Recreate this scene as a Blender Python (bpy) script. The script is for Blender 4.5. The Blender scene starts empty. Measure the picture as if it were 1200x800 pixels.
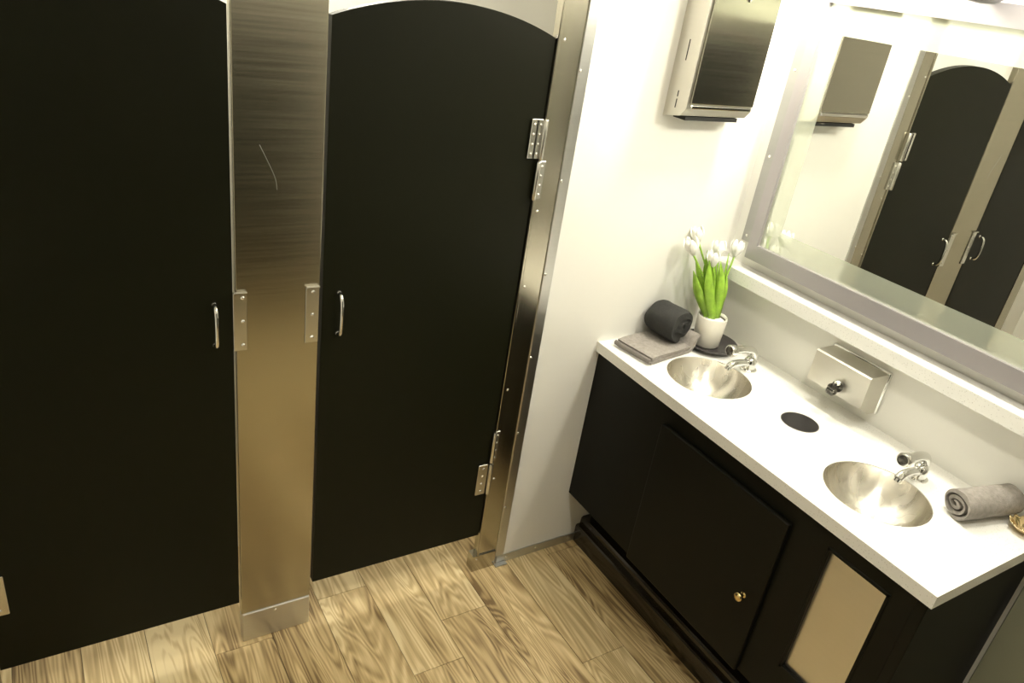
import bpy, bmesh, math, random
from mathutils import Vector, Matrix, noise

# ------------------------------------------------------------------ camera, world, exposure
scene = bpy.context.scene
R = [[0.8503526, -0.5070655, 0.1406590],
     [-0.1182862, -0.4446565, -0.8878564],
     [0.5127463, 0.7383530, -0.4380937]]          # rows: image right, image down, view direction
cam_d = bpy.data.cameras.new('camera')
cam_d.sensor_width = 36.0
cam_d.lens = 894.03 / 1200.0 * 36.0
cam_d.clip_start = 0.02
cam = bpy.data.objects.new('camera', cam_d)
scene.collection.objects.link(cam)
m3 = Matrix((R[0], [-v for v in R[1]], [-v for v in R[2]])).transposed()
cam.matrix_world = Matrix.Translation((0, 0, 1.88)) @ m3.to_4x4()
scene.camera = cam

world = bpy.data.worlds.new('world')
scene.world = world
world.use_nodes = True
world.node_tree.nodes['Background'].inputs[0].default_value = (0.02, 0.02, 0.018, 1)
world.node_tree.nodes['Background'].inputs[1].default_value = 0.3

scene.view_settings.view_transform = 'Standard'
scene.view_settings.look = 'None'
scene.view_settings.gamma = 1.0
scene.view_settings.use_curve_mapping = False
scene.view_settings.exposure = 0.0
LAMP_COLOR = (1.0, 0.952, 0.82)
LAMP_STRENGTH = 165.0

scene.cycles.max_bounces = 10
scene.cycles.diffuse_bounces = 6
scene.cycles.glossy_bounces = 6
scene.cycles.sample_clamp_indirect = 8.0

random.seed(7)
Y = 1.669      # stall front / end wall plane
W = 1.988      # wall behind the vanity
XL = -0.45     # wall on the far side
YF = -0.65     # wall behind the camera
YS = 2.60      # back of the stalls
ZC = 2.25      # ceiling
CT = 0.846     # countertop height

# ------------------------------------------------------------------ materials
def new_mat(name):
    m = bpy.data.materials.new(name)
    m.use_nodes = True
    nt = m.node_tree
    b = nt.nodes['Principled BSDF']
    return m, nt, b

def N(nt, t, **kw):
    n = nt.nodes.new(t)
    for k, v in kw.items():
        setattr(n, k, v)
    return n

def simple(name, col, rough=0.5, metal=0.0, bump=0.0, bscale=200.0, spec=None, var=0.0, vscale=6.0, coat=0.0, stretch=(1, 1, 1)):
    m, nt, b = new_mat(name)
    b.inputs['Base Color'].default_value = (*col, 1)
    b.inputs['Roughness'].default_value = rough
    b.inputs['Metallic'].default_value = metal
    if spec is not None:
        b.inputs['Specular IOR Level'].default_value = spec
    if coat:
        b.inputs['Coat Weight'].default_value = coat
        b.inputs['Coat Roughness'].default_value = 0.1
    tc = N(nt, 'ShaderNodeTexCoord')
    mp = N(nt, 'ShaderNodeMapping')
    mp.inputs['Scale'].default_value = stretch
    nt.links.new(tc.outputs['Object'], mp.inputs[0])
    if var:
        nz = N(nt, 'ShaderNodeTexNoise')
        nz.inputs['Scale'].default_value = vscale
        nz.inputs['Detail'].default_value = 4
        nt.links.new(mp.outputs[0], nz.inputs['Vector'])
        cr = N(nt, 'ShaderNodeValToRGB')
        cr.color_ramp.elements[0].position = 0.3
        cr.color_ramp.elements[1].position = 0.7
        cr.color_ramp.elements[0].color = (*[c * (1 - var) for c in col], 1)
        cr.color_ramp.elements[1].color = (*[min(1, c * (1 + var)) for c in col], 1)
        nt.links.new(nz.outputs[0], cr.inputs[0])
        nt.links.new(cr.outputs[0], b.inputs['Base Color'])
    if bump:
        nb = N(nt, 'ShaderNodeTexNoise')
        nb.inputs['Scale'].default_value = bscale
        nb.inputs['Detail'].default_value = 3
        nt.links.new(mp.outputs[0], nb.inputs['Vector'])
        bp = N(nt, 'ShaderNodeBump')
        bp.inputs['Strength'].default_value = bump
        bp.inputs['Distance'].default_value = 0.002
        nt.links.new(nb.outputs[0], bp.inputs['Height'])
        nt.links.new(bp.outputs[0], b.inputs['Normal'])
    return m

def brushed(name, col, rough, stretch, amount=0.035, blotch=0.035):
    """Brushed metal: fine streaks in roughness and colour along one axis."""
    m, nt, b = new_mat(name)
    b.inputs['Metallic'].default_value = 1.0
    tc = N(nt, 'ShaderNodeTexCoord')
    mp = N(nt, 'ShaderNodeMapping')
    mp.inputs['Scale'].default_value = stretch
    nt.links.new(tc.outputs['Object'], mp.inputs[0])
    nz = N(nt, 'ShaderNodeTexNoise')
    nz.inputs['Scale'].default_value = 1.0
    nz.inputs['Detail'].default_value = 1.5
    nt.links.new(mp.outputs[0], nz.inputs['Vector'])
    mr = N(nt, 'ShaderNodeMapRange')
    mr.inputs['From Min'].default_value = 0.3
    mr.inputs['From Max'].default_value = 0.7
    mr.inputs['To Min'].default_value = max(0.03, rough - amount)
    mr.inputs['To Max'].default_value = rough + amount
    nt.links.new(nz.outputs[0], mr.inputs[0])
    nt.links.new(mr.outputs[0], b.inputs['Roughness'])
    n2 = N(nt, 'ShaderNodeTexNoise')
    n2.inputs['Scale'].default_value = 9.0
    nt.links.new(tc.outputs['Object'], n2.inputs['Vector'])
    ad = N(nt, 'ShaderNodeMath', operation='ADD')
    nt.links.new(nz.outputs[0], ad.inputs[0])
    nt.links.new(n2.outputs[0], ad.inputs[1])
    cr = N(nt, 'ShaderNodeValToRGB')
    cr.color_ramp.elements[0].position = 0.35
    cr.color_ramp.elements[1].position = 0.65
    cr.color_ramp.elements[0].color = (*[c * (1 - blotch) for c in col], 1)
    cr.color_ramp.elements[1].color = (*[min(1, c * (1 + blotch)) for c in col], 1)
    hf = N(nt, 'ShaderNodeMath', operation='MULTIPLY')
    hf.inputs[1].default_value = 0.5
    nt.links.new(ad.outputs[0], hf.inputs[0])
    nt.links.new(hf.outputs[0], cr.inputs[0])
    nt.links.new(cr.outputs[0], b.inputs['Base Color'])
    return m

def wood_plank_mat():
    m, nt, b = new_mat('oak_vinyl')
    L = nt.links.new
    tc = N(nt, 'ShaderNodeTexCoord')
    oi = N(nt, 'ShaderNodeObjectInfo')
    mul = N(nt, 'ShaderNodeMath', operation='MULTIPLY'); mul.inputs[1].default_value = 37.0
    L(oi.outputs['Random'], mul.inputs[0])
    cmb = N(nt, 'ShaderNodeCombineXYZ')
    L(mul.outputs[0], cmb.inputs[2])
    add = N(nt, 'ShaderNodeVectorMath', operation='ADD')
    L(tc.outputs['Object'], add.inputs[0]); L(cmb.outputs[0], add.inputs[1])
    # cathedral figure: contour lines of a noise stretched along the plank
    mp = N(nt, 'ShaderNodeMapping'); mp.inputs['Scale'].default_value = (9.5, 1.15, 1)
    L(add.outputs[0], mp.inputs[0])
    n1 = N(nt, 'ShaderNodeTexNoise'); n1.inputs['Scale'].default_value = 1.0; n1.inputs['Detail'].default_value = 1.5
    n1.inputs['Distortion'].default_value = 0.9
    L(mp.outputs[0], n1.inputs['Vector'])
    m1 = N(nt, 'ShaderNodeMath', operation='MULTIPLY'); m1.inputs[1].default_value = 105.0
    L(n1.outputs[0], m1.inputs[0])
    sn = N(nt, 'ShaderNodeMath', operation='SINE'); L(m1.outputs[0], sn.inputs[0])
    r1 = N(nt, 'ShaderNodeMapRange'); r1.inputs['From Min'].default_value = -1; L(sn.outputs[0], r1.inputs[0])
    # fine fibres
    mp2 = N(nt, 'ShaderNodeMapping'); mp2.inputs['Scale'].default_value = (95, 3.2, 1)
    L(add.outputs[0], mp2.inputs[0])
    n2 = N(nt, 'ShaderNodeTexNoise'); n2.inputs['Scale'].default_value = 1.0; n2.inputs['Detail'].default_value = 4
    L(mp2.outputs[0], n2.inputs['Vector'])
    # broad tonal streaks
    mp3 = N(nt, 'ShaderNodeMapping'); mp3.inputs['Scale'].default_value = (13, 2.2, 1)
    L(add.outputs[0], mp3.inputs[0])
    n3 = N(nt, 'ShaderNodeTexNoise'); n3.inputs['Scale'].default_value = 1.0; n3.inputs['Detail'].default_value = 3
    L(mp3.outputs[0], n3.inputs['Vector'])
    s1 = N(nt, 'ShaderNodeMath', operation='MULTIPLY'); s1.inputs[1].default_value = 0.22; L(r1.outputs[0], s1.inputs[0])
    s2 = N(nt, 'ShaderNodeMath', operation='MULTIPLY'); s2.inputs[1].default_value = 0.62; L(n2.outputs[0], s2.inputs[0])
    s3 = N(nt, 'ShaderNodeMath', operation='MULTIPLY'); s3.inputs[1].default_value = 0.75; L(n3.outputs[0], s3.inputs[0])
    a1 = N(nt, 'ShaderNodeMath', operation='ADD'); L(s1.outputs[0], a1.inputs[0]); L(s2.outputs[0], a1.inputs[1])
    a2 = N(nt, 'ShaderNodeMath', operation='ADD'); L(a1.outputs[0], a2.inputs[0]); L(s3.outputs[0], a2.inputs[1])
    rb = N(nt, 'ShaderNodeMapRange'); rb.inputs['To Min'].default_value = -0.20; rb.inputs['To Max'].default_value = 0.16
    L(oi.outputs['Random'], rb.inputs[0])
    a3 = N(nt, 'ShaderNodeMath', operation='ADD'); L(a2.outputs[0], a3.inputs[0]); L(rb.outputs[0], a3.inputs[1])
    cr = N(nt, 'ShaderNodeValToRGB')
    e = cr.color_ramp.elements
    e[0].position = 0.44; e[0].color = (0.17, 0.105, 0.042, 1)
    e[1].position = 0.98; e[1].color = (0.78, 0.645, 0.385, 1)
    k = cr.color_ramp.elements.new(0.62); k.color = (0.42, 0.300, 0.142, 1)
    k = cr.color_ramp.elements.new(0.82); k.color = (0.61, 0.465, 0.245, 1)
    L(a3.outputs[0], cr.inputs[0])
    L(cr.outputs[0], b.inputs['Base Color'])
    b.inputs['Roughness'].default_value = 0.42
    bp = N(nt, 'ShaderNodeBump'); bp.inputs['Strength'].default_value = 0.15; bp.inputs['Distance'].default_value = 0.001
    L(a3.outputs[0], bp.inputs['Height']); L(bp.outputs[0], b.inputs['Normal'])
    return m

def speckled(name, base, fleck, rough):
    m, nt, b = new_mat(name)
    tc = N(nt, 'ShaderNodeTexCoord')
    vo = N(nt, 'ShaderNodeTexVoronoi'); vo.inputs['Scale'].default_value = 160
    nt.links.new(tc.outputs['Object'], vo.inputs['Vector'])
    cr = N(nt, 'ShaderNodeValToRGB')
    cr.color_ramp.elements[0].position = 0.10; cr.color_ramp.elements[0].color = (*fleck, 1)
    cr.color_ramp.elements[1].position = 0.24; cr.color_ramp.elements[1].color = (*base, 1)
    nt.links.new(vo.outputs['Distance'], cr.inputs[0])
    nt.links.new(cr.outputs[0], b.inputs['Base Color'])
    b.inputs['Roughness'].default_value = rough
    return m

M = {}
M['wall'] = simple('white_wall_panel', (0.80, 0.79, 0.74), 0.38, bump=0.04, bscale=60)
M['ceiling'] = simple('white_ceiling', (0.80, 0.79, 0.75), 0.6)
M['oak'] = wood_plank_mat()
M['subfloor'] = simple('joint_brown', (0.10, 0.07, 0.04), 0.8)
M['black'] = simple('black_laminate', (0.0078, 0.0081, 0.0036), 0.40, bump=0.08, bscale=350, spec=0.12)
M['black_cab'] = simple('black_cabinet_laminate', (0.0062, 0.0062, 0.004), 0.42, bump=0.08, bscale=300, spec=0.13)
M['plinth'] = simple('dark_glossy_plinth', (0.022, 0.016, 0.008), 0.13, spec=0.8)
M['steel'] = brushed('brushed_steel', (0.45, 0.415, 0.32), 0.24, (3, 3, 160), 0.02, 0.03)
M['steel_v'] = brushed('brushed_steel_upright', (0.47, 0.44, 0.36), 0.20, (160, 160, 2), 0.02, 0.03)
M['steel_box'] = brushed('satin_steel', (0.66, 0.64, 0.58), 0.36, (4, 4, 120), 0.01, 0.012)
M['basin'] = brushed('spun_steel', (0.80, 0.77, 0.70), 0.27, (25, 25, 4), 0.03, 0.03)
M['steel_door'] = brushed('dispenser_front_steel', (0.44, 0.42, 0.35), 0.15, (3, 3, 140), 0.012, 0.02)
M['strip'] = brushed('grey_wall_strip', (0.40, 0.40, 0.39), 0.30, (6, 6, 60), 0.02, 0.03)
M['dim_wall'] = simple('dim_wall_stand_in', (0.23, 0.235, 0.17), 0.5, bump=0.03, bscale=60)  # shade of the dim wall beside the vanity, put into the colour
_b = M['basin'].node_tree.nodes['Principled BSDF']
_b.inputs['Anisotropic'].default_value = 0.9
_b.inputs['Anisotropic Rotation'].default_value = 0.25
_t = M['basin'].node_tree.nodes.new('ShaderNodeTangent')
_t.direction_type = 'RADIAL'; _t.axis = 'Z'
M['basin'].node_tree.links.new(_t.outputs[0], _b.inputs['Tangent'])
M['alu'] = brushed('aluminium_trim', (0.62, 0.62, 0.60), 0.33, (6, 6, 260), 0.03, 0.03)
M['alu_h'] = brushed('aluminium_strip', (0.60, 0.62, 0.62), 0.36, (8, 200, 200), 0.03, 0.03)
M['frame'] = simple('mirror_frame_grey', (0.41, 0.39, 0.405), 0.38, metal=0.55, bump=0.03, bscale=400)
M['chrome'] = simple('chrome', (0.80, 0.80, 0.78), 0.08, metal=1.0)
M['hinge'] = simple('cast_hinge_metal', (0.66, 0.65, 0.61), 0.24, metal=1.0)
M['rivet'] = simple('bright_rivet', (0.86, 0.85, 0.80), 0.25, metal=0.9)
M['brass'] = simple('brass', (0.75, 0.58, 0.28), 0.2, metal=1.0)
M['dark'] = simple('dark_gap', (0.012, 0.012, 0.010), 0.7)
M['rubber'] = simple('dark_liner', (0.13, 0.125, 0.12), 0.5)
M['valve'] = simple('dark_valve_metal', (0.10, 0.095, 0.085), 0.25, metal=0.8)
M['quartz'] = speckled('white_quartz', (0.84, 0.835, 0.80), (0.60, 0.59, 0.55), 0.22)
M['towel_grey'] = simple('grey_terry', (0.29, 0.265, 0.24), 0.95, bump=1.0, bscale=420, var=0.16, vscale=90)
M['towel_edge'] = simple('grey_terry_hem', (0.20, 0.18, 0.165), 0.95, bump=1.0, bscale=500)
M['towel_black'] = simple('charcoal_terry', (0.028, 0.028, 0.026), 0.95, bump=1.0, bscale=420, var=0.2, vscale=90)
M['plate'] = simple('dark_plate_glaze', (0.05, 0.045, 0.045), 0.28)
M['pot'] = simple('white_ceramic', (0.80, 0.77, 0.68), 0.45, bump=0.25, bscale=45, stretch=(0.3, 0.3, 3))
M['pebble'] = simple('white_pebbles', (0.82, 0.81, 0.77), 0.6)
M['leaf'] = simple('tulip_leaf', (0.24, 0.42, 0.04), 0.42, var=0.3, vscale=35)
M['petal'] = simple('white_petal', (0.86, 0.86, 0.80), 0.5)
M['gold'] = simple('gold_shell_glaze', (0.85, 0.68, 0.40), 0.14, metal=1.0)
M['canopy'] = simple('grey_satin_metal', (0.16, 0.16, 0.17), 0.35, metal=0.6)

m, nt, b = new_mat('mirror_silver')
b.inputs['Base Color'].default_value = (0.90, 0.91, 0.87, 1)
b.inputs['Metallic'].default_value = 1.0
b.inputs['Roughness'].default_value = 0.0
M['mirror'] = m

m, nt, b = new_mat('etched_mirror_border')
b.inputs['Base Color'].default_value = (0.86, 0.89, 0.80, 1)
b.inputs['Metallic'].default_value = 1.0
b.inputs['Roughness'].default_value = 0.04
df = N(nt, 'ShaderNodeBsdfDiffuse'); df.inputs[0].default_value = (0.62, 0.66, 0.54, 1)
mx = N(nt, 'ShaderNodeMixShader'); mx.inputs[0].default_value = 0.42
out = nt.nodes['Material Output']
nt.links.new(b.outputs[0], mx.inputs[1]); nt.links.new(df.outputs[0], mx.inputs[2])
nt.links.new(mx.outputs[0], out.inputs[0])
M['etched'] = m

m, nt, b = new_mat('lit_opal_glass')
b.inputs['Base Color'].default_value = (0.9, 0.88, 0.8, 1)
b.inputs['Emission Color'].default_value = (*LAMP_COLOR, 1)
b.inputs['Emission Strength'].default_value = LAMP_STRENGTH
M['globe'] = m

m, nt, b = new_mat('added_stall_fill')  # glow of the lamps added to brighten the stalls
b.inputs['Emission Color'].default_value = (*LAMP_COLOR, 1)
b.inputs['Emission Strength'].default_value = 135.0
M['stall_fill'] = m
m, nt, b = new_mat('lit_room_diffuser')
b.inputs['Emission Color'].default_value = (*LAMP_COLOR, 1)
b.inputs['Emission Strength'].default_value = 135.0
M['room_lamp'] = m

# ------------------------------------------------------------------ helpers
ORIGIN = {}

def link(o, parent=None, origin=(0, 0, 0)):
    scene.collection.objects.link(o)
    origin = Vector(origin)
    ORIGIN[o] = origin
    if parent is not None:
        o.parent = parent
        o.location = origin - ORIGIN[parent]
    else:
        o.location = origin
    return o

def obj(name, bm, mat, parent=None, origin=(0, 0, 0), smooth=False, auto=None):
    """One mesh object from a bmesh in world coordinates."""
    bmesh.ops.recalc_face_normals(bm, faces=bm.faces)
    me = bpy.data.meshes.new(name)
    bmesh.ops.translate(bm, verts=bm.verts, vec=-Vector(origin))
    bm.to_mesh(me)
    bm.free()
    me.materials.append(M[mat])
    if smooth:
        for p in me.polygons:
            p.use_smooth = True
        if auto is not None:
            me.set_sharp_from_angle(angle=math.radians(auto))
    return link(bpy.data.objects.new(name, me), parent, origin)

def thing(name, label, cat, loc, group=None):
    o = bpy.data.objects.new(name, None)
    o.empty_display_size = 0.05
    link(o, None, loc)
    return tag(o, label, cat, group)

def tag(o, label, cat, group=None):
    o['label'] = label
    o['category'] = cat
    if group:
        o['group'] = group
    return o

def struct(o):
    o['kind'] = 'structure'
    return o

def B():
    return bmesh.new()

def box(bm, x0, x1, y0, y1, z0, z1, bev=0.0, seg=1):
    r = bmesh.ops.create_cube(bm, size=1.0)
    vs = r['verts']
    for v in vs:
        v.co = Vector(((x0 + x1) / 2 + v.co.x * (x1 - x0), (y0 + y1) / 2 + v.co.y * (y1 - y0), (z0 + z1) / 2 + v.co.z * (z1 - z0)))
    if bev:
        es = list({e for v in vs for e in v.link_edges})
        bmesh.ops.bevel(bm, geom=es, offset=bev, segments=seg, affect='EDGES', profile=0.5)
    return bm

def bx(name, x0, x1, y0, y1, z0, z1, mat, parent=None, bev=0.0, seg=1, origin=(0, 0, 0)):
    return obj(name, box(B(), x0, x1, y0, y1, z0, z1, bev, seg), mat, parent, origin)

def lathe(bm, prof, c=(0, 0, 0), axis=(0, 0, 1), seg=32, close=True):
    """Spin (radius, height) pairs about an axis through c."""
    ax = Vector(axis).normalized()
    q = Vector((0, 0, 1)).rotation_difference(ax)
    c = Vector(c)
    rings = []
    for r, h in prof:
        if r < 1e-6:
            rings.append([bm.verts.new(c + q @ Vector((0, 0, h)))])
        else:
            rings.append([bm.verts.new(c + q @ Vector((r * math.cos(2 * math.pi * i / seg), r * math.sin(2 * math.pi * i / seg), h))) for i in range(seg)])
    for a, b_ in zip(rings, rings[1:]):
        if len(a) == 1 and len(b_) == 1:
            continue
        for i in range(seg):
            j = (i + 1) % seg
            if len(a) == 1:
                bm.faces.new((a[0], b_[i], b_[j]))
            elif len(b_) == 1:
                bm.faces.new((a[i], a[j], b_[0]))
            else:
                bm.faces.new((a[i], a[j], b_[j], b_[i]))
    if close:
        for ring in (rings[0], rings[-1]):
            if len(ring) > 2:
                bm.faces.new(ring)
    return bm

def tube(bm, pts, rad, seg=12, flat=1.0, up=(0, 0, 1)):
    pts = [Vector(p) for p in pts]
    n = len(pts)
    if not hasattr(rad, '__len__'):
        rad = [rad] * n
    rings = []
    for i, p in enumerate(pts):
        t = (pts[min(i + 1, n - 1)] - pts[max(i - 1, 0)]).normalized()
        u = Vector(up)
        s = t.cross(u)
        if s.length < 1e-3:
            s = t.cross(Vector((0, 1, 0)))
        s.normalize()
        w = s.cross(t).normalized()
        rings.append([bm.verts.new(p + rad[i] * (math.cos(2 * math.pi * k / seg) * s * flat + math.sin(2 * math.pi * k / seg) * w)) for k in range(seg)])
    for a, b_ in zip(rings, rings[1:]):
        for i in range(seg):
            j = (i + 1) % seg
            bm.faces.new((a[i], a[j], b_[j], b_[i]))
    bm.faces.new(rings[0])
    bm.faces.new(rings[-1])
    return bm

def prism(bm, poly, d0, d1, plane='xz'):
    """Extrude a polygon given in a plane from depth d0 to d1."""
    def mk(p, d):
        if plane == 'xz':
            return Vector((p[0], d, p[1]))
        if plane == 'yz':
            return Vector((d, p[0], p[1]))
        return Vector((p[0], p[1], d))
    a = [bm.verts.new(mk(p, d0)) for p in poly]
    b_ = [bm.verts.new(mk(p, d1)) for p in poly]
    bm.faces.new(a)
    bm.faces.new(b_)
    k = len(poly)
    for i in range(k):
        j = (i + 1) % k
        bm.faces.new((a[i], a[j], b_[j], b_[i]))
    return bm

def arc_pts(ps, n=8):
    """Smooth Catmull-Rom through control points."""
    ps = [Vector(p_) for p_ in ps]
    e = [2 * ps[0] - ps[1]] + ps + [2 * ps[-1] - ps[-2]]
    o = []
    for i in range(1, len(e) - 2):
        for k in range(n):
            t = k / n
            a, b_, c, d_ = e[i - 1], e[i], e[i + 1], e[i + 2]
            o.append(0.5 * ((2 * b_) + (c - a) * t + (2 * a - 5 * b_ + 4 * c - d_) * t * t + (3 * b_ - a - 3 * c + d_) * t ** 3))
    o.append(ps[-1])
    return o

RIVETS = {}
def rivet(name, pos, direction, r, parent, mat='rivet'):
    """A small domed head; alike heads share one mesh."""
    key = (direction, r, mat, name)
    if key not in RIVETS:
        bm = lathe(B(), [(r, -0.0006), (r, 0.0), (r * 0.85, r * 0.32), (r * 0.5, r * 0.5), (0, r * 0.56)], (0, 0, 0), direction, 10)
        bmesh.ops.recalc_face_normals(bm, faces=bm.faces)
        me = bpy.data.meshes.new(name)
        bm.to_mesh(me)
        bm.free()
        me.materials.append(M[mat])
        for p in me.polygons:
            p.use_smooth = True
        RIVETS[key] = me
    o = bpy.data.objects.new(name, RIVETS[key])
    return link(o, parent, pos)

NEG_Y = (0, -1, 0)
NEG_X = (-1, 0, 0)

# ------------------------------------------------------------------ the room
floor = struct(bx('floor', XL, W, YF, YS, -0.03, -0.004, 'subfloor'))
PW = 0.1635
joints = {3: 1.40, 4: 1.74, 5: 1.355, 6: 1.509, 7: 0.93, 8: 1.186, 2: 1.65, 1: 1.02, 0: 1.30, -1: 1.55, -2: 0.8, -3: 1.2, 9: 0.72, 10: 1.4, 11: 1.1, 12: 0.9}
for k in range(-3, 13):
    xa, xb = max(XL, -0.034 + PW * k), min(W, -0.034 + PW * (k + 1))
    if xb - xa < 0.01:
        continue
    j0 = joints[k]
    plen = 0.915
    j = j0 - plen * 4
    while j < YS:
        ya, yb = max(YF, j), min(YS, j + plen)
        if yb - ya > 0.02:
            g = 0.0007
            cx, cy = (xa + xb) / 2, (ya + yb) / 2
            bx('plank', xa + g, xb - g, ya + g, yb - g, -0.004, 0.0, 'oak', floor, 0.0006, origin=(cx, cy, 0))
        j += plen

T = 0.06
struct(bx('wall_right', W, W + T, YF - T, YS, 0, ZC, 'wall'))
struct(bx('wall_left', XL - T, XL, YF - T, YS, 0, ZC, 'wall'))
wall_back = struct(bx('wall_back', 1.236, W, Y, Y + 0.04, 0, ZC, 'wall'))
struct(bx('wall_front', XL - T, W + T, YF - T, YF, 0, ZC, 'wall'))
struct(bx('wall_stall', XL - T, W + T, YS, YS + T, 0, ZC, 'wall'))
struct(bx('wall_divider', 0.455, 0.485, Y + 0.03, YS, 0.0, ZC, 'wall'))
struct(bx('ceiling', XL - T, W + T, YF - T, YS + T, ZC, ZC + 0.05, 'ceiling'))
struct(bx('wall_left_return', XL, -0.292, Y, Y + 0.04, 0, ZC, 'wall'))
# entrance door behind the viewer, seen only as a dark reflection in the steel
d = struct(bx('door_1', 0.40, 1.45, YF, YF + 0.035, 0.01, 1.69, 'black', None, 0.003))
d2 = struct(bx('door_2', XL + 0.02, 0.39, YF, YF + 0.035, 0.01, 1.69, 'black', None, 0.003))
bx('door_handle', 0.34, 0.36, YF + 0.035, YF + 0.075, 0.95, 1.10, 'chrome', d2, 0.006, 2)
d3 = struct(bx('added_wall_panel', W - 0.030, W, -0.50, 0.480, 0.005, 1.98, 'dim_wall', None, 0.003))  # added panel; its dull tone stands in for the shaded wall
bx('door_handle', W - 0.075, W - 0.030, -0.42, -0.40, 0.95, 1.10, 'chrome', d3, 0.006, 2)  # handle on the added panel
bx('door_handle', 0.42, 0.44, YF + 0.035, YF + 0.075, 0.95, 1.10, 'chrome', d, 0.006, 2)

# aluminium strip along the foot of the end wall
bb = struct(bx('baseboard_back', 1.236, 1.574, Y - 0.005, Y, 0.0, 0.036, 'alu_h', None, 0.001))
for x in (1.275, 1.40, 1.545):
    rivet('rivet', (x, Y - 0.005, 0.020), NEG_Y, 0.004, bb)

# ------------------------------------------------------------------ stall doors
def arch_poly(x0, x1, z0, zc, rise, n=28):
    c = (x1 - x0) / 2
    rad = (c * c + rise * rise) / (2 * rise)
    a = math.asin(c / rad)
    pts = [(x0, z0), (x1, z0)]
    for i in range(n + 1):
        t = a - 2 * a * i / n
        pts.append(((x0 + x1) / 2 + rad * math.sin(t), zc + rise - rad + rad * math.cos(t)))
    return pts

def hinge_leaf(parent, x0, x1, z0, z1, barrel_x, screws):
    """Leaf fixed to the door face with its knuckle."""
    h = bx('hinge_leaf', x0, x1, Y - 0.008, Y - 0.0005, z0, z1, 'hinge', parent, 0.0015)
    obj('hinge_knuckle', lathe(B(), [(0.0065, z0), (0.0075, z0 + 0.002), (0.0075, z1 - 0.002), (0.0065, z1)], (barrel_x, Y - 0.010, 0), (0, 0, 1), 14), 'hinge', h, smooth=True, auto=40)
    xm = (x0 + x1) / 2
    if screws == 2:
        bx('leaf_rib', xm - 0.0012, xm + 0.0012, Y - 0.0105, Y - 0.008, z0 + 0.002, z1 - 0.002, 'valve', h)
    for cx in ((x0 + (x1 - x0) * 0.24, x0 + (x1 - x0) * 0.74) if screws == 2 else (xm,)):
        for i in range(4):
            rivet('screw', (cx, Y - 0.008, z0 + (z1 - z0) * (0.13 + 0.245 * i)), NEG_Y, 0.0042, h)
    return h

def stall_door(x0, x1, hinge_right, handle_x, hz0, hz1, label):
    t = thing('stall_door', label, 'door', ((x0 + x1) / 2, Y + 0.0125, 0.157), 'black arch topped stall doors')
    bm = prism(B(), arch_poly(x0, x1, 0.157, 1.735, 0.053), Y, Y + 0.025)
    es = [e for e in bm.edges if len(e.link_faces) == 2 and e.calc_face_angle(0) > 0.8]
    bmesh.ops.bevel(bm, geom=es, offset=0.0018, segments=2, affect='EDGES')
    obj('door_panel', bm, 'black', t)
    # pull handle: a slim bowed bar standing off the door
    zc = (hz0 + hz1) / 2
    hh = (hz1 - hz0) / 2
    pts = []
    for i in range(25):
        a = math.pi * i / 24
        ca, sa = math.cos(a), math.sin(a)
        pts.append((handle_x, Y + 0.002 - 0.030 * (abs(sa) ** 0.45), zc + hh * math.copysign(abs(ca) ** 0.75, ca)))
    hd = obj('pull_handle', tube(B(), pts, 0.0050, 12, 1.0, (1, 0, 0)), 'chrome', t, smooth=True)
    for z in (hz0, hz1):
        obj('handle_foot', lathe(B(), [(0.007, 0), (0.007, 0.002), (0.005, 0.005)], (handle_x, Y, z), NEG_Y, 14), 'chrome', hd, smooth=True, auto=40)
    s = 1 if hinge_right else -1
    e = x1 if hinge_right else x0
    def rng(a, b_):
        return (min(e + s * a, e + s * b_), max(e + s * a, e + s * b_))
    a, b_ = rng(-0.036, 0.0)
    hinge_leaf(t, a, b_, 1.436, 1.539, e + s * 0.004, 2)
    a, b_ = rng(-0.042, -0.007)
    hinge_leaf(t, a, b_, 0.338, 0.456, e + s * 0.002, 1)
    return t

stall_door(0.578, 1.146, True, 0.620, 0.986, 1.098, 'black arch topped stall door hinged beside the white wall')
stall_door(-0.204, 0.366, False, 0.324, 0.992, 1.096, 'black arch topped stall door hinged away from the vanity and white wall')

# ------------------------------------------------------------------ stainless pilasters
def hinge_bracket(parent, x0, x1, z0, z1, bxr):
    h = bx('hinge_bracket', x0, x1, Y - 0.007, Y - 0.0002, z0, z1, 'hinge', parent, 0.0015)
    obj('bracket_knuckle', lathe(B(), [(0.006, z0), (0.0072, z0 + 0.002), (0.0072, z1 - 0.002), (0.006, z1)], (bxr, Y - 0.010, 0), (0, 0, 1), 14), 'hinge', h, smooth=True, auto=40)
    for i in range(4):
        rivet('screw', ((x0 + x1) / 2 + 0.003, Y - 0.007, z0 + (z1 - z0) * (0.13 + 0.245 * i)), NEG_Y, 0.0038, h)

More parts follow.
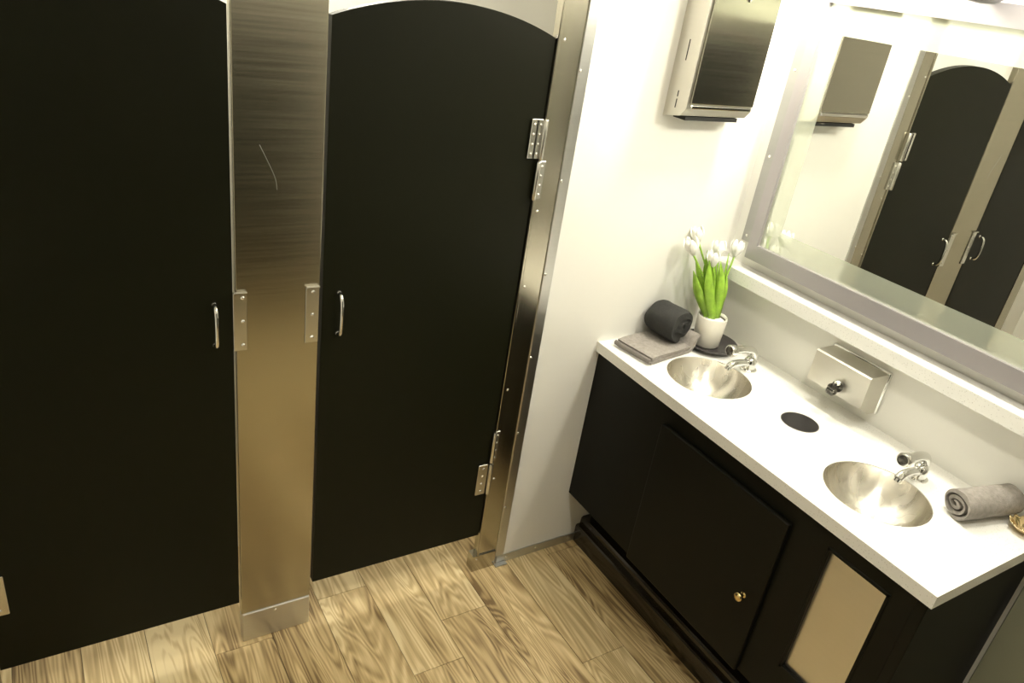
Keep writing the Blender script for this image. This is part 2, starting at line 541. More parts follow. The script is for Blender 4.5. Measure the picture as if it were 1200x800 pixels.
p = thing('stall_pilaster', 'wide brushed steel pilaster standing between the two black stall doors', 'pilaster', (0.47, Y + 0.012, 0), 'brushed steel pilasters of the stall front')
bx('pilaster_panel', 0.372, 0.571, Y, Y + 0.026, 0.108, ZC - 0.001, 'steel', p, 0.002, 2)
sh = bx('floor_shoe', 0.374, 0.569, Y - 0.004, Y + 0.030, 0.0, 0.108, 'alu', p, 0.002)
rivet('screw', (0.468, Y - 0.004, 0.094), NEG_Y, 0.0035, sh)
for x0, x1, sx in ((0.366, 0.397, 0.387), (0.536, 0.569, 0.553)):
    s = B()
    box(s, x0, x1, Y - 0.004, Y - 0.0002, 0.970, 1.123, 0.0008)
    box(s, x0, x1, Y - 0.010, Y - 0.0035, 1.119, 1.123, 0.0006)
    st = obj('door_stop', s, 'hinge', p)
    for z in (0.985, 1.047, 1.108):
        rivet('screw', (sx, Y - 0.004, z), NEG_Y, 0.0050, st)

obj('scratch_mark', tube(B(), arc_pts([(0.428, Y - 0.0002, 1.462), (0.446, Y - 0.0002, 1.425), (0.462, Y - 0.0002, 1.388), (0.466, Y - 0.0002, 1.362)], 5), 0.0005, 6), 'strip', p, smooth=True)

p = thing('stall_pilaster', 'narrow brushed steel pilaster with riveted edge angle joined to the white wall', 'pilaster', (1.19, Y + 0.012, 0), 'brushed steel pilasters of the stall front')
bx('pilaster_panel', 1.153, 1.236, Y - 0.002, Y + 0.026, 0.05, ZC - 0.001, 'steel_v', p, 0.0015)
bx('edge_bead', 1.150, 1.159, Y - 0.006, Y + 0.010, 0.06, ZC - 0.001, 'steel_v', p, 0.002, 2)
an = bx('wall_angle', 1.228, 1.262, Y - 0.006, Y - 0.0002, 0.037, ZC - 0.001, 'alu', p, 0.0012)
for x, z in ((1.2335, 1.664), (1.2335, 1.375), (1.2335, 1.101), (1.2335, 0.827), (1.2335, 0.553), (1.2335, 0.252)):
    rivet('rivet', (x, Y - 0.006, z), NEG_Y, 0.0045, an)
for x, z in ((1.172, 1.733), (1.17, 1.065), (1.170, 0.722), (1.172, 0.385), (1.172, 1.29)):
    rivet('rivet', (x, Y - 0.002, z), NEG_Y, 0.0045, p)
sh = B()
prism(sh, [(1.136, Y - 0.007), (1.226, Y - 0.007), (1.226, Y + 0.03), (1.136, Y + 0.03)], 0.0, 0.066, 'xy')
sh = obj('floor_shoe', sh, 'steel_v', p)
rivet('screw', (1.150, Y - 0.007, 0.052), NEG_Y, 0.0035, sh)
bx('foot_plate', 1.226, 1.272, Y - 0.022, Y - 0.0055, 0.0, 0.006, 'alu', p, 0.001)
hinge_bracket(p, 1.146, 1.173, 1.326, 1.430, 1.148)
hinge_bracket(p, 1.143, 1.166, 0.462, 0.576, 1.145)

p = thing('stall_pilaster', 'narrow brushed steel pilaster at the hinges of the door away from the vanity', 'pilaster', (-0.25, Y + 0.012, 0), 'brushed steel pilasters of the stall front')
bx('pilaster_panel', -0.292, -0.209, Y - 0.002, Y + 0.026, 0.066, ZC - 0.001, 'steel_v', p, 0.0015)
bx('floor_shoe', -0.292, -0.196, Y - 0.012, Y + 0.03, 0.0, 0.066, 'steel_v', p, 0.001)
hinge_bracket(p, -0.231, -0.204, 1.326, 1.430, -0.206)
hinge_bracket(p, -0.227, -0.204, 0.462, 0.576, -0.206)

# ------------------------------------------------------------------ vanity cabinet
VX = 1.504       # cabinet face
VE = 0.496       # free end of the cabinet
v = thing('vanity_cabinet', 'black laminate vanity cabinet under the white countertop', 'cabinet', (1.72, 1.08, 0))
ZT = 0.811
bm = B()
# face board with an opening for the inset panel
box(bm, VX, VX + 0.018, 0.737, Y - 0.001, 0.24, ZT)
box(bm, VX, VX + 0.018, VE, 0.567, 0.24, ZT)
box(bm, VX, VX + 0.018, 0.567, 0.737, 0.767, ZT)
box(bm, VX, VX + 0.018, 0.567, 0.737, 0.24, 0.362)
obj('face_board', bm, 'black_cab', v)
bx('end_panel', VX + 0.018, W - 0.001, VE, VE + 0.018, 0.0, ZT, 'black_cab', v)
bx('corner_trim', VX - 0.004, VX + 0.012, VE - 0.004, VE + 0.022, 0.24, ZT, 'black_cab', v, 0.002)
bx('cabinet_floor', VX + 0.018, W - 0.001, VE + 0.018, Y - 0.001, 0.24, 0.258, 'black_cab', v)
bx('toe_kick', 1.64, 1.655, VE + 0.018, Y - 0.001, 0.0, 0.24, 'black_cab', v)
bm = B()
prism(bm, [(1.572, 0.0), (1.572, 0.068), (1.576, 0.074), (1.590, 0.074), (1.592, 0.098), (1.598, 0.104), (1.640, 0.104), (1.640, 0.0)], VE + 0.004, Y - 0.001, 'xz')
obj('plinth_moulding', bm, 'plinth', v)
bx('steel_insert', VX + 0.010, VX + 0.013, 0.562, 0.742, 0.357, 0.772, 'steel_box', v)
bm = B()
for a in ((0.728, 0.737, 0.362, 0.767), (0.567, 0.576, 0.362, 0.767)):
    box(bm, VX - 0.003, VX + 0.010, a[0], a[1], a[2], a[3], 0.0015)
box(bm, VX - 0.003, VX + 0.010, 0.567, 0.737, 0.757, 0.767, 0.0015)
box(bm, VX - 0.003, VX + 0.010, 0.567, 0.737, 0.362, 0.374, 0.0015)
obj('insert_frame', bm, 'black_cab', v)
cd = bx('cabinet_door', VX - 0.017, VX - 0.0015, 0.838, 1.319, 0.243, 0.752, 'black_cab', v, 0.004, 2)
obj('knob', lathe(B(), [(0.0085, 0), (0.0085, 0.002), (0.0048, 0.005), (0.0048, 0.011), (0.0125, 0.016), (0.0135, 0.021), (0.0105, 0.026), (0, 0.028)], (VX - 0.017, 0.888, 0.478), NEG_X, 20), 'brass', cd, smooth=True, auto=50)

# ------------------------------------------------------------------ countertop with its cut-outs
BAS = ((1.697, 1.370), (1.697, 0.773))
BR = 0.130
HOLE = (1.773, 1.080, 0.054)
def countertop():
    bm = B()
    edges, loops = [], []
    def loop(pts):
        vs = [bm.verts.new((x, y, CT)) for x, y in pts]
        es = [bm.edges.new((vs[i], vs[(i + 1) % len(vs)])) for i in range(len(vs))]
        edges.extend(es)
        loops.append(vs)
    y0, y1, x0, x1 = 0.482, Y - 0.0005, 1.490, W - 0.0005
    loop([(x0, y0), (x1, y0), (x1, y1), (x0, y1)])
    for cx, cy in BAS:
        loop([(cx + BR * math.cos(2 * math.pi * i / 56), cy + BR * math.sin(2 * math.pi * i / 56)) for i in range(56)])
    loop([(HOLE[0] + HOLE[2] * math.cos(2 * math.pi * i / 40), HOLE[1] + HOLE[2] * math.sin(2 * math.pi * i / 40)) for i in range(40)])
    bmesh.ops.triangle_fill(bm, use_beauty=True, edges=edges)
    bad = []
    for f in bm.faces:
        c = f.calc_center_median()
        if any((c.x - cx) ** 2 + (c.y - cy) ** 2 < (r * 0.985) ** 2 and all(((vv.co.x - cx) ** 2 + (vv.co.y - cy) ** 2) < (r * 1.01) ** 2 for vv in f.verts)
               for cx, cy, r in [(*BAS[0], BR), (*BAS[1], BR), HOLE]):
            bad.append(f)
    bmesh.ops.delete(bm, geom=bad, context='FACES_ONLY')
    top = list(bm.faces)
    low = {}
    for vv in list(bm.verts):
        low[vv] = bm.verts.new(vv.co - Vector((0, 0, 0.034)))
    for f in top:
        bm.faces.new([low[vv] for vv in reversed(f.verts)])
    for lp in loops:
        for i in range(len(lp)):
            a, b_ = lp[i], lp[(i + 1) % len(lp)]
            bm.faces.new((a, b_, low[b_], low[a]))
    return bm
ct = obj('countertop', countertop(), 'quartz')
tag(ct, 'white speckled countertop with two round basin cut-outs on the black vanity', 'countertop')

ls = obj('ledge_shelf', box(B(), W - 0.076, W - 0.0005, 0.482, Y - 0.0005, 1.064, 1.108, 0.002, 2), 'quartz')
tag(ls, 'long narrow white speckled ledge on the wall below the framed mirror', 'ledge')

# trash opening ring (liner tube drops below the worktop)
bm = lathe(B(), [(0.0515, CT - 0.055), (0.0535, CT - 0.03), (0.0535, CT + 0.0005), (0.0515, CT + 0.0005), (0.0515, CT - 0.03), (0.049, CT - 0.055)], (HOLE[0], HOLE[1], 0), (0, 0, 1), 40, close=False)
tg = thing('trash_chute', 'round dark waste opening in the countertop between the two basins', 'waste chute', (HOLE[0], HOLE[1], CT - 0.055))
obj('chute_liner', bm, 'rubber', tg, smooth=True, auto=40)
obj('chute_bottom', lathe(B(), [(0.049, CT - 0.057), (0, CT - 0.057)], (HOLE[0], HOLE[1], 0), (0, 0, 1), 40, close=False), 'rubber', tg)

# ------------------------------------------------------------------ basins and faucets
def basin(cx, cy, label):
    t = thing('sink_basin', label, 'sink', (cx, cy, CT - 0.105), 'round steel basins in the countertop')
    prof = []
    depth, rr = 0.100, BR - 0.001
    for i in range(19):
        a = (math.pi / 2) * i / 18
        prof.append((max(0.020, rr * math.cos(a) ** 0.62), CT - 0.002 - depth * math.sin(a) ** 1.25))
    inner = [p_ for p_ in prof if p_[0] > 0.0201] + [(0.020, CT - 0.002 - depth)]
    outer = [(r + 0.0006, z - 0.0016) for r, z in reversed(inner)]
    obj('bowl', lathe(B(), inner + outer + [inner[0]], (cx, cy, 0), (0, 0, 1), 64, close=False), 'basin', t, smooth=True)
    zb = CT - 0.002 - depth
    dr = obj('drain', lathe(B(), [(0.0215, zb + 0.001), (0.0215, zb + 0.003), (0.017, zb + 0.0035), (0.015, zb + 0.001), (0, zb + 0.001)], (cx, cy, 0), (0, 0, 1), 28), 'chrome', t, smooth=True, auto=40)
    obj('drain_hole', lathe(B(), [(0.009, zb + 0.0012), (0.009, zb + 0.002), (0, zb + 0.002)], (cx, cy, 0), (0, 0, 1), 20), 'dark', dr)
    return t
basin(*BAS[0], 'round steel basin sunk in the countertop beside the pot of tulips')
basin(*BAS[1], 'round steel basin sunk in the countertop beside the rolled grey towel')

def faucet(cy, label):
    x = 1.868
    t = thing('faucet', label, 'faucet', (x, cy, CT), 'chrome faucets behind the basins')
    obj('base_plate', lathe(B(), [(0.027, CT), (0.027, CT + 0.004), (0.024, CT + 0.007), (0, CT + 0.007)], (x, cy, 0), (0, 0, 1), 28), 'chrome', t, smooth=True, auto=40)
    obj('body', lathe(B(), [(0.021, CT + 0.006), (0.019, CT + 0.02), (0.018, CT + 0.034), (0.013, CT + 0.042), (0, CT + 0.045)], (x, cy, 0), (0, 0, 1), 28), 'chrome', t, smooth=True, auto=60)
    sp = obj('spout', tube(B(), arc_pts([(x - 0.005, cy, CT + 0.022), (x - 0.045, cy, CT + 0.030), (x - 0.078, cy, CT + 0.030), (x - 0.094, cy, CT + 0.020)]), 0.0115, 16), 'chrome', t, smooth=True, auto=60)
    obj('aerator', lathe(B(), [(0.0105, 0), (0.0105, 0.008), (0.007, 0.008)], (x - 0.094, cy, CT + 0.022), (-0.35, 0, -1), 18), 'chrome', sp, smooth=True, auto=40)
    pts = arc_pts([(x + 0.012, cy, CT + 0.010), (x + 0.013, cy, CT + 0.040), (x - 0.004, cy, CT + 0.066), (x - 0.045, cy, CT + 0.078), (x - 0.088, cy, CT + 0.080)])
    lv = obj('arched_neck', tube(B(), pts, [0.012] * 12 + [0.0125] * (len(pts) - 12), 18), 'chrome', t, smooth=True, auto=60)
    kx = x - 0.086
    kn = obj('push_knob', lathe(B(), [(0.0125, 0), (0.0175, 0.004), (0.0185, 0.012), (0.0185, 0.024), (0.0165, 0.028), (0.0140, 0.028), (0.0130, 0.025), (0, 0.025)], (kx, cy, CT + 0.0795), (-1, 0, 0.10), 28), 'chrome', lv, smooth=True, auto=40)
    obj('knob_face', lathe(B(), [(0.0122, 0.0252), (0.0122, 0.0266), (0.010, 0.0272), (0, 0.0272)], (kx, cy, CT + 0.0795), (-1, 0, 0.10), 24), 'valve', kn, smooth=True, auto=40)
    return t
faucet(BAS[0][1], 'chrome faucet arching over the basin beside the pot of tulips')
faucet(BAS[1][1], 'chrome faucet arching over the basin beside the rolled grey towel')

# ------------------------------------------------------------------ soap dispenser
s = thing('soap_dispenser', 'flat rectangular steel soap dispenser on the wall between the two faucets', 'soap dispenser', (W, 1.085, 0.88))
bm = B()
box(bm, W - 0.014, W - 0.0005, 0.990, 1.188, 0.884, 1.020, 0.006, 3)
obj('back_plate', bm, 'chrome', s, smooth=True, auto=40)
bm = B()
prism(bm, [(1.893, 0.916), (1.893, 1.010), (1.897, 1.014), (W - 0.012, 1.014), (W - 0.012, 0.888), (1.940, 0.892)], 0.995, 1.180, 'xz')
es = [e for e in bm.edges if e.calc_face_angle(0) > 0.5]
bmesh.ops.bevel(bm, geom=es, offset=0.0025, segments=2, affect='EDGES')
bd = obj('tank', bm, 'steel_box', s, smooth=True, auto=35)
vz, vy = 0.943, 1.080
va = obj('valve', lathe(B(), [(0.017, 0), (0.017, 0.004), (0.010, 0.006), (0.010, 0.020), (0.013, 0.022), (0.013, 0.030), (0.008, 0.033), (0, 0.033)], (1.893, vy, vz), NEG_X, 24), 'valve', s, smooth=True, auto=40)
bx('push_tab', 1.858, 1.882, vy - 0.012, vy + 0.012, vz - 0.020, vz - 0.002, 'valve', va, 0.003, 2)
obj('valve_cap', lathe(B(), [(0.009, 0), (0.009, 0.006), (0.005, 0.009), (0, 0.009)], (1.880, vy - 0.004, vz + 0.014), (-0.5, 0, 1), 18), 'chrome', va, smooth=True, auto=50)

# ------------------------------------------------------------------ paper towel dispenser
t = thing('paper_towel_dispenser', 'boxy brushed steel paper towel dispenser high on the white wall', 'towel dispenser', (1.68, Y, 1.562))
dx0, dx1, dyf, dzt = 1.550, 1.806, 1.578, 1.975
bm = B()
prism(bm, [(Y - 0.0005, 1.562), (Y - 0.0005, dzt), (dyf + 0.004, dzt), (dyf + 0.004, 1.598), (1.600, 1.576)], dx0, dx1, 'yz')
es = [e for e in bm.edges if e.calc_face_angle(0) > 0.5]
bmesh.ops.bevel(bm, geom=es, offset=0.003, segments=2, affect='EDGES')
obj('case', bm, 'steel_box', t, smooth=True, auto=35)
fd = bx('front_door', dx0 + 0.007, dx1 - 0.004, dyf - 0.003, dyf + 0.004, 1.612, dzt - 0.004, 'steel_door', t, 0.002, 2)
bx('door_lip', dx0 + 0.010, dx1 - 0.010, dyf - 0.004, dyf + 0.004, 1.598, 1.609, 'chrome', t, 0.003, 2)
lk = obj('lock', lathe(B(), [(0.008, 0), (0.008, 0.002), (0.006, 0.003), (0, 0.003)], (1.678, dyf - 0.003, 1.888), NEG_Y, 18), 'chrome', fd, smooth=True, auto=40)
bx('keyhole', 1.6772, 1.6788, dyf - 0.0065, dyf - 0.0055, 1.884, 1.892, 'dark', lk)
for y_, z0, z1 in ((1.626, 1.717, 1.771), (1.626, 1.622, 1.638), (1.626, 1.592, 1.616)):
    bx('level_slot', dx0 - 0.0006, dx0 + 0.001, y_ - 0.0018, y_ + 0.0018, z0, z1, 'dark', t)
bx('towel_opening', dx0 + 0.025, dx1 - 0.025, 1.602, 1.652, 1.5625, 1.573, 'dark', t)

# ------------------------------------------------------------------ mirror
XM = 1.955
my0, my1, mz0, mz1 = 0.593, 1.568, 1.146, 1.962
gw, gh = 0.036, 0.050
mr = thing('wall_mirror', 'large wall mirror in a grey metal frame above the white ledge', 'mirror', (W, 1.08, mz0))
gy0, gy1, gz0, gz1 = my0 + gw, my1 - gw, mz0 + gh, mz1 - gh
bd = 0.066
def quad(bm, y0, y1, z0, z1, x):
    bm.faces.new([bm.verts.new(c) for c in ((x, y0, z0), (x, y1, z0), (x, y1, z1), (x, y0, z1))])
gl = bx('mirror_glass', XM, XM + 0.005, gy0 + bd, gy1 - bd, gz0 + bd, gz1 - bd - 0.012, 'mirror', mr)
bm = B()
box(bm, XM, XM + 0.005, gy0, gy1, gz0, gz0 + bd)
box(bm, XM, XM + 0.005, gy0, gy1, gz1 - bd - 0.012, gz1)
box(bm, XM, XM + 0.005, gy0, gy0 + bd, gz0 + bd, gz1 - bd - 0.012)
box(bm, XM, XM + 0.005, gy1 - bd, gy1, gz0 + bd, gz1 - bd - 0.012)
obj('etched_border', bm, 'etched', mr)
bx('mirror_backing', XM + 0.0055, W - 0.0005, my0 + 0.01, my1 - 0.01, mz0 + 0.01, mz1 - 0.01, 'dark', mr)
def rail(poly):
    bm = prism(B(), poly, XM - 0.012, XM + 0.024, 'yz')
    es = [e for e in bm.edges if e.calc_face_angle(0) > 0.5]
    bmesh.ops.bevel(bm, geom=es, offset=0.0025, segments=2, affect='EDGES')
    return bm
for nm, poly in (('bottom_rail', [(my0, mz0), (my1, mz0), (gy1, gz0), (gy0, gz0)]), ('top_rail', [(my0, mz1), (my1, mz1), (gy1, gz1), (gy0, gz1)]),
                 ('side_rail', [(my1, mz0), (my1, mz1), (gy1, gz1), (gy1, gz0)]), ('side_rail', [(my0, mz0), (my0, mz1), (gy0, gz1), (gy0, gz0)])):
    obj(nm, rail(poly), 'frame', mr, smooth=True, auto=30)

tr = struct(bx('trim_1', W - 0.004, W - 0.0002, 1.598, 1.634, 1.180, ZC - 0.001, 'strip', None, 0.0012))
for z in (1.20, 1.46, 1.72, 1.98):
    rivet('rivet', (W - 0.004, 1.616, z), NEG_X, 0.0055, tr)

# ------------------------------------------------------------------ vanity light above the mirror
vl = thing('vanity_light', 'grey vanity light with lit opal globes above the framed mirror', 'light', (W, 1.08, 1.95))
bx('wall_bar', W - 0.030, W - 0.0005, 0.70, 1.46, 2.075, 2.125, 'canopy', vl, 0.004, 2)
obj('dome', lathe(B(), [(0, 1.952), (0.030, 1.955), (0.045, 1.965), (0.050, 1.985), (0.050, 2.06), (0.040, 2.075), (0, 2.078)], (1.895, 1.088, 0), (0, 0, 1), 32), 'canopy', vl, smooth=True, auto=50)
obj('dome_arm', tube(B(), [(1.90, 1.088, 2.06), (1.93, 1.088, 2.10), (W - 0.02, 1.088, 2.10)], 0.012, 12), 'canopy', vl, smooth=True, auto=60)
for gy in (0.76, 1.40):
    arm = obj('lamp_arm', tube(B(), arc_pts([(W - 0.02, gy, 2.10), (1.90, gy, 2.125), (1.84, gy, 2.16), (1.80, gy, 2.185)]), 0.008, 12), 'canopy', vl, smooth=True, auto=60)
    obj('lamp_holder', lathe(B(), [(0.026, 2.150), (0.030, 2.165), (0.022, 2.19), (0, 2.195)], (1.795, gy, 0), (0, 0, 1), 24), 'canopy', arm, smooth=True, auto=50)
    gp = [(0, 2.025)] + [(0.066 * math.sin(math.pi * k / 12), 2.091 - 0.066 * math.cos(math.pi * k / 12)) for k in range(1, 11)] + [(0.024, 2.153)]
    obj('globe', lathe(B(), gp, (1.795, gy, 0), (0, 0, 1), 20), 'globe', arm, smooth=True)

# unseen ceiling lamps; the two in the stalls are added to brighten them
for lx, LY, lab, em in ((0.86, 2.44, 'unseen fill lamp added inside the stall next to the white wall', 'stall_fill'), (0.08, 2.44, 'unseen fill lamp added inside the stall away from the vanity', 'stall_fill'),
                        (0.95, 0.45, 'round ceiling lamp over the open floor facing the stalls', 'room_lamp')):
    cl = thing('unseen_ceiling_lamp', lab, 'light', (lx, LY, ZC - 0.05), 'round ceiling lamps')
    obj('lamp_rim', lathe(B(), [(0.100, ZC - 0.002), (0.105, ZC - 0.018), (0.098, ZC - 0.026), (0.090, ZC - 0.020), (0.090, ZC - 0.002)], (lx, LY, 0), (0, 0, 1), 32), 'alu', cl, smooth=True, auto=50)
    obj('lamp_diffuser', lathe(B(), [(0.089, ZC - 0.020), (0.07, ZC - 0.036), (0.04, ZC - 0.045), (0, ZC - 0.048)], (lx, LY, 0), (0, 0, 1), 32, close=False), em, cl, smooth=True)

# ------------------------------------------------------------------ tulips, pot, plate
PX, PY = 1.846, 1.545
pl = obj('dark_plate', lathe(B(), [(0, CT), (0.060, CT), (0.066, CT + 0.003), (0.088, CT + 0.014), (0.092, CT + 0.020), (0.088, CT + 0.0205), (0.064, CT + 0.0075), (0, CT + 0.006)], (1.856, 1.536, 0), (0, 0, 1), 48), 'plate', smooth=True, auto=50)
tag(pl, 'dark round plate holding the white tulip pot', 'plate')
pt = thing('flower_pot', 'small white ceramic pot on the dark plate', 'pot', (PX, PY, CT + 0.0065))
z0 = CT + 0.0075
obj('pot_wall', lathe(B(), [(0, z0), (0.040, z0), (0.044, z0 + 0.004), (0.0475, z0 + 0.06), (0.049, z0 + 0.100), (0.0475, z0 + 0.103), (0.044, z0 + 0.101), (0.043, z0 + 0.094)], (PX, PY, 0), (0, 0, 1), 40, close=False), 'pot', pt, smooth=True, auto=60)
bm = lathe(B(), [(0.0435, z0 + 0.088), (0.03, z0 + 0.094), (0, z0 + 0.096)], (PX, PY, 0), (0, 0, 1), 40, close=False)
obj('pebble_bed', bm, 'pebble', pt, smooth=True)
ZP = z0 + 0.092

def tulip_head(bm, c, axis, size):
    """Six cupped petals."""
    ax = Vector(axis).normalized()
    q = Vector((0, 0, 1)).rotation_difference(ax)
    for k in range(6):
        ang = k * math.pi / 3 + (0.2 if k % 2 else 0)
        rad = 0.92 if k % 2 else 1.0
        rows = []
        for i in range(6):
            s_ = i / 5
            prof = rad * (0.16 + 0.98 * math.sin(min(1, s_ * 1.05) * math.pi * 0.62)) * 0.46 * (1 - 0.25 * s_ * s_)
            hw = (0.10 + 0.62 * math.sin(math.pi * (0.10 + 0.86 * s_)) ** 0.8) * 0.75
            row = []
            for j in range(5):
                u = (j / 4 - 0.5) * 2 * hw
                r = prof
                row.append(bm.verts.new(Vector(c) + q @ (Vector((r * math.cos(ang + u), r * math.sin(ang + u), s_ * 1.05 - 0.06 * abs(u) * s_)) * size)))
            rows.append(row)
        for a, b_ in zip(rows, rows[1:]):
            for j in range(4):
                bm.faces.new((a[j], a[j + 1], b_[j + 1], b_[j]))

heads = [((1.748, 1.602, 1.150), 0.056, 'white tulip leaning furthest towards the paper towel dispenser wall'),
         ((1.792, 1.634, 1.176), 0.050, 'white tulip standing at the back of the pot by the wall'),
         ((1.816, 1.572, 1.118), 0.050, 'white tulip in the middle of the bunch in the pot'),
         ((1.862, 1.602, 1.130), 0.056, 'white tulip leaning towards the mirror over the pot'),
         ((1.915, 1.585, 1.140), 0.052, 'white tulip held nearest the mirror glass')]
for hpos, size, lab in heads:
    h = Vector(hpos)
    base = Vector((PX + (h.x - PX) * 0.22, PY + (h.y - PY) * 0.22, ZP - 0.004))
    mid = base.lerp(h, 0.5) + Vector(((PX - h.x) * 0.16, (PY - h.y) * 0.16, 0.012))
    tl = thing('tulip', lab, 'tulip', base, 'white tulips in the pot')
    pts = arc_pts([base, mid, h], 8)
    obj('stem', tube(B(), pts, 0.0032, 8), 'leaf', tl, smooth=True)
    bm = B()
    tulip_head(bm, h, (h - mid).normalized() + Vector((0, 0, 0.4)), size)
    fo = obj('flower_head', bm, 'petal', tl, smooth=True)
    md = fo.modifiers.new('thick', 'SOLIDIFY'); md.thickness = 0.0012

def leaf(parent, base, tip, width, bow, roll):
    base, tip = Vector(base), Vector(tip)
    mid = base.lerp(tip, 0.55) + Vector(bow)
    pts = arc_pts([base, mid, tip], 7)
    bm = B()
    rows = []
    n = len(pts)
    for i, p_ in enumerate(pts):
        s_ = i / (n - 1)
        t_ = (pts[min(i + 1, n - 1)] - pts[max(i - 1, 0)]).normalized()
        side = t_.cross(Vector((math.cos(roll), math.sin(roll), 0))).normalized()
        nrm = side.cross(t_).normalized()
        w = width * (0.35 + 0.65 * math.sin(math.pi * min(1, s_ * 0.75 + 0.18))) * (1 - s_ ** 4) + 0.0005
        rows.append([bm.verts.new(p_ + side * w * k + nrm * w * 0.45 * abs(k)) for k in (-1, -0.5, 0, 0.5, 1)])
    for a, b_ in zip(rows, rows[1:]):
        for j in range(4):
            bm.faces.new((a[j], a[j + 1], b_[j + 1], b_[j]))
    o = obj('leaf', bm, 'leaf', parent, smooth=True)
    md = o.modifiers.new('thick', 'SOLIDIFY'); md.thickness = 0.0014
    return o
tulips = [o for o in scene.objects if o.name.startswith('tulip')]
lv = [((-0.012, 0.008), (1.752, 1.590, 1.085), 0.012, (-0.010, 0.0, 0.0), 0.4), ((-0.004, -0.012), (1.792, 1.575, 1.128), 0.013, (-0.012, -0.006, 0), 1.3),
      ((0.004, 0.010), (1.815, 1.612, 1.142), 0.014, (0, 0.006, 0), 1.8), ((0.010, -0.010), (1.840, 1.570, 1.118), 0.013, (0.004, -0.010, 0), 1.2),
      ((0.014, 0.004), (1.893, 1.590, 1.135), 0.013, (0.012, 0, 0), 2.2), ((0.0, 0.016), (1.860, 1.618, 1.125), 0.012, (0.004, 0.008, 0), 0.9),
      ((-0.008, -0.006), (1.772, 1.610, 1.110), 0.011, (-0.006, 0.004, 0), 0.2), ((0.016, -0.004), (1.878, 1.565, 1.085), 0.010, (0.014, -0.008, 0), 2.0)]
for i, (o_, tip, w_, bow, roll) in enumerate(lv):
    leaf(tulips[i % len(tulips)], (PX + o_[0], PY + o_[1], ZP - 0.004), Vector(tip) + Vector((0, 0, 0.018)), w_ * 1.35, bow, roll)

# ------------------------------------------------------------------ towels
def jitter(bm, amp, sc, seed=0.0):
    for v_ in bm.verts:
        n_ = noise.noise_vector(v_.co * sc + Vector((seed, seed, seed)))
        v_.co += n_ * amp

def ribbon(path, thick, width, centre, ang, axis_n=18):
    """Thick sheet: path in (u, z), swept across 'width', turned by ang about z."""
    bm = B()
    n = len(path)
    top, bot = [], []
    for i, p_ in enumerate(path):
        a, b_ = Vector(path[max(i - 1, 0)]), Vector(path[min(i + 1, n - 1)])
        t_ = (b_ - a).normalized()
        nn = Vector((-t_.y, t_.x))
        k = thick / 2 * (0.55 if i in (0, n - 1) else 1)
        top.append(Vector(p_) + nn * k)
        bot.append(Vector(p_) - nn * k)
    prof = top + bot[::-1]
    ca, sa = math.cos(ang), math.sin(ang)
    rows = []
    for j in range(axis_n + 1):
        s_ = (j / axis_n - 0.5) * width
        rows.append([bm.verts.new((centre[0] + p_.x * ca - s_ * sa, centre[1] + p_.x * sa + s_ * ca, centre[2] + p_.y)) for p_ in prof])
    m_ = len(prof)
    for a, b_ in zip(rows, rows[1:]):
        for i in range(m_):
            k = (i + 1) % m_
            bm.faces.new((a[i], a[k], b_[k], b_[i]))
    bm.faces.new(rows[0])
    bm.faces.new(rows[-1])
    return bm

def spiral(r0, r1, turns, n, squash=1.0):
    o = []
    for i in range(n + 1):
        t_ = i / n
        a = -math.pi / 2 - turns * 2 * math.pi * (1 - t_)
        r = r0 + (r1 - r0) * t_
        o.append((r * math.cos(a), r * math.sin(a) * squash))
    return o

# flat folded grey towel in the corner, one end curling up round the charcoal roll
low = [(-0.118 + 0.19 * i / 12, 0.0062) for i in range(13)]
curl = [(0.082, 0.009), (0.092, 0.020), (0.099, 0.034), (0.108, 0.047), (0.118, 0.055)]
fold = [(0.074 - 0.190 * i / 12, 0.0185) for i in range(13)]
ft = thing('folded_towel', 'flat folded grey towel lying in the counter corner', 'towel', (1.660, 1.580, CT))
bm = ribbon(low + curl, 0.0105, 0.148, (1.662, 1.576, CT), 0.16)
jitter(bm, 0.0016, 22, 1.0)
obj('bottom_fold', bm, 'towel_grey', ft, smooth=True, auto=60)
bm = ribbon(fold, 0.0100, 0.146, (1.664, 1.577, CT + 0.0005), 0.16)
jitter(bm, 0.0016, 22, 3.0)
obj('top_fold', bm, 'towel_grey', ft, smooth=True, auto=60)
bm = ribbon([(-0.1225, 0.006), (-0.127, 0.0085), (-0.1285, 0.0125), (-0.127, 0.0165), (-0.1225, 0.019)], 0.006, 0.147, (1.663, 1.576, CT + 0.0005), 0.16)
jitter(bm, 0.0012, 22, 2.0)
obj('hem', bm, 'towel_edge', ft, smooth=True, auto=60)

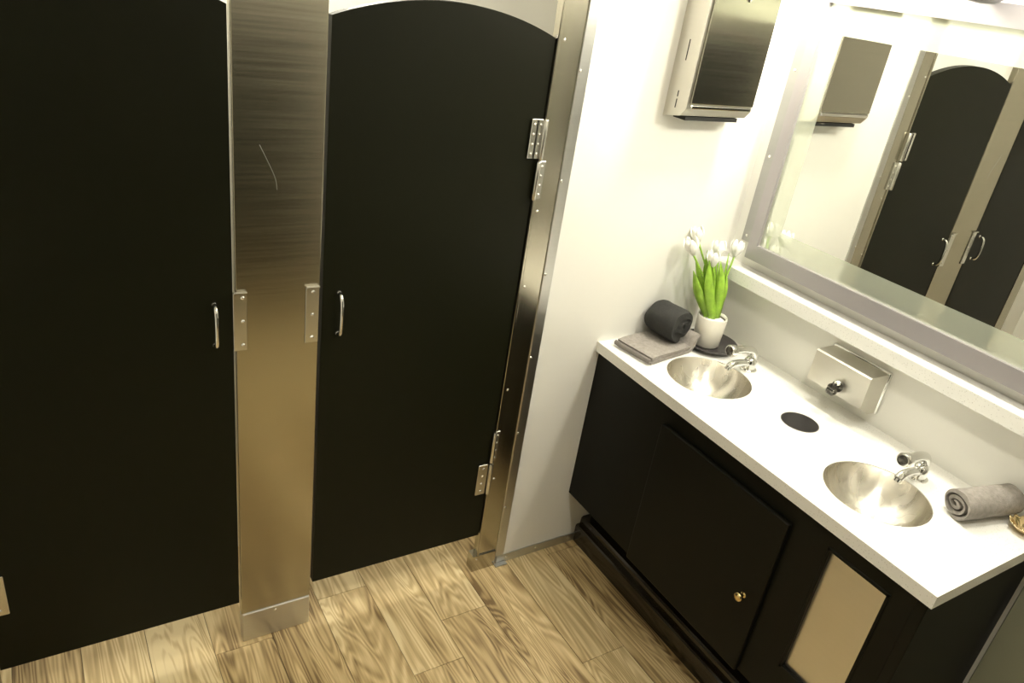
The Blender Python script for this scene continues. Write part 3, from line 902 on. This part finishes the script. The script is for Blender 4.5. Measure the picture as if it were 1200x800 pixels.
def rolled(name, label, centre, ang, radius, turns, thick, length, squash, mat, seed, soft=0.0):
    """Towel wound on itself; 'soft' rounds the ends over."""
    t_ = thing(name, label, 'towel', (centre[0], centre[1], centre[2] - radius * squash))
    n_, pts = 110, []
    for i in range(n_ + 1):
        q = i / n_
        a = -math.pi / 2 - turns * 2 * math.pi * (1 - q)
        r = 0.004 + (radius - thick / 2 - 0.004) * q
        r *= 1 + 0.05 * math.sin(3.0 * a + seed) * (1 - q)
        pts.append((r * math.cos(a), r * math.sin(a) * squash))
    bm = ribbon(pts, thick, length, centre, ang, 18)
    ax = Vector((-math.sin(ang), math.cos(ang), 0))
    for v_ in bm.verts:
        rel = v_.co - Vector(centre)
        u = rel.dot(ax)
        rad = rel - ax * u
        # inner windings stand back or forward a little, and the ends round over
        k = rad.length / radius
        e_ = abs(u) / (length / 2)
        shift = 0.006 * math.sin(k * 9 + seed) * e_ ** 3 + soft * (1 - k * k) * e_ ** 3
        v_.co += ax * math.copysign(shift, u)
        if e_ > 0.6:
            f_ = 1 - soft * 9 * ((e_ - 0.6) / 0.4) ** 2
            v_.co = Vector(centre) + ax * (u + math.copysign(shift, u)) + rad * f_
    jitter(bm, 0.0030, 24, seed)
    obj('towel_roll', bm, mat, t_, smooth=True, auto=60)
    return t_
rt = rolled('rolled_towel', 'charcoal rolled towel resting on the folded grey towel', (1.712, 1.598, CT + 0.0275 + 0.058), math.radians(8), 0.067, 3.0, 0.0200, 0.105, 0.88, 'towel_black', 5.0, 0.010)
rr_ang = math.atan2(0.602 - 0.645, 0.18) + math.pi / 2
rolled('rolled_towel', 'grey rolled towel lying on the counter beside a basin', (1.884, 0.618, CT + 0.0385), rr_ang, 0.046, 2.6, 0.0085, 0.172, 0.84, 'towel_grey', 9.0)

# gold shell-shaped dish
sd = B()
rings = []
for i in range(7):
    s_ = i / 6
    rings.append([sd.verts.new((1.922 + math.cos(a) * (0.008 + 0.026 * s_) * (1 + 0.07 * s_ * math.cos(a * 11)), 0.528 + math.sin(a) * (0.008 + 0.026 * s_) * (1 + 0.07 * s_ * math.cos(a * 11)),
                  CT + 0.003 + 0.020 * s_ ** 1.6 + 0.0022 * s_ * math.cos(a * 11))) for a in [2 * math.pi * k / 88 for k in range(88)]])
for a, b_ in zip(rings, rings[1:]):
    for i in range(88):
        sd.faces.new((a[i], a[(i + 1) % 88], b_[(i + 1) % 88], b_[i]))
sd.faces.new(rings[0])
sdo = obj('shell_dish', sd, 'gold', smooth=True)
md = sdo.modifiers.new('thick', 'SOLIDIFY'); md.thickness = 0.0025; md.offset = 0
tag(sdo, 'small gold fluted shell dish beside the rolled grey towel', 'dish')
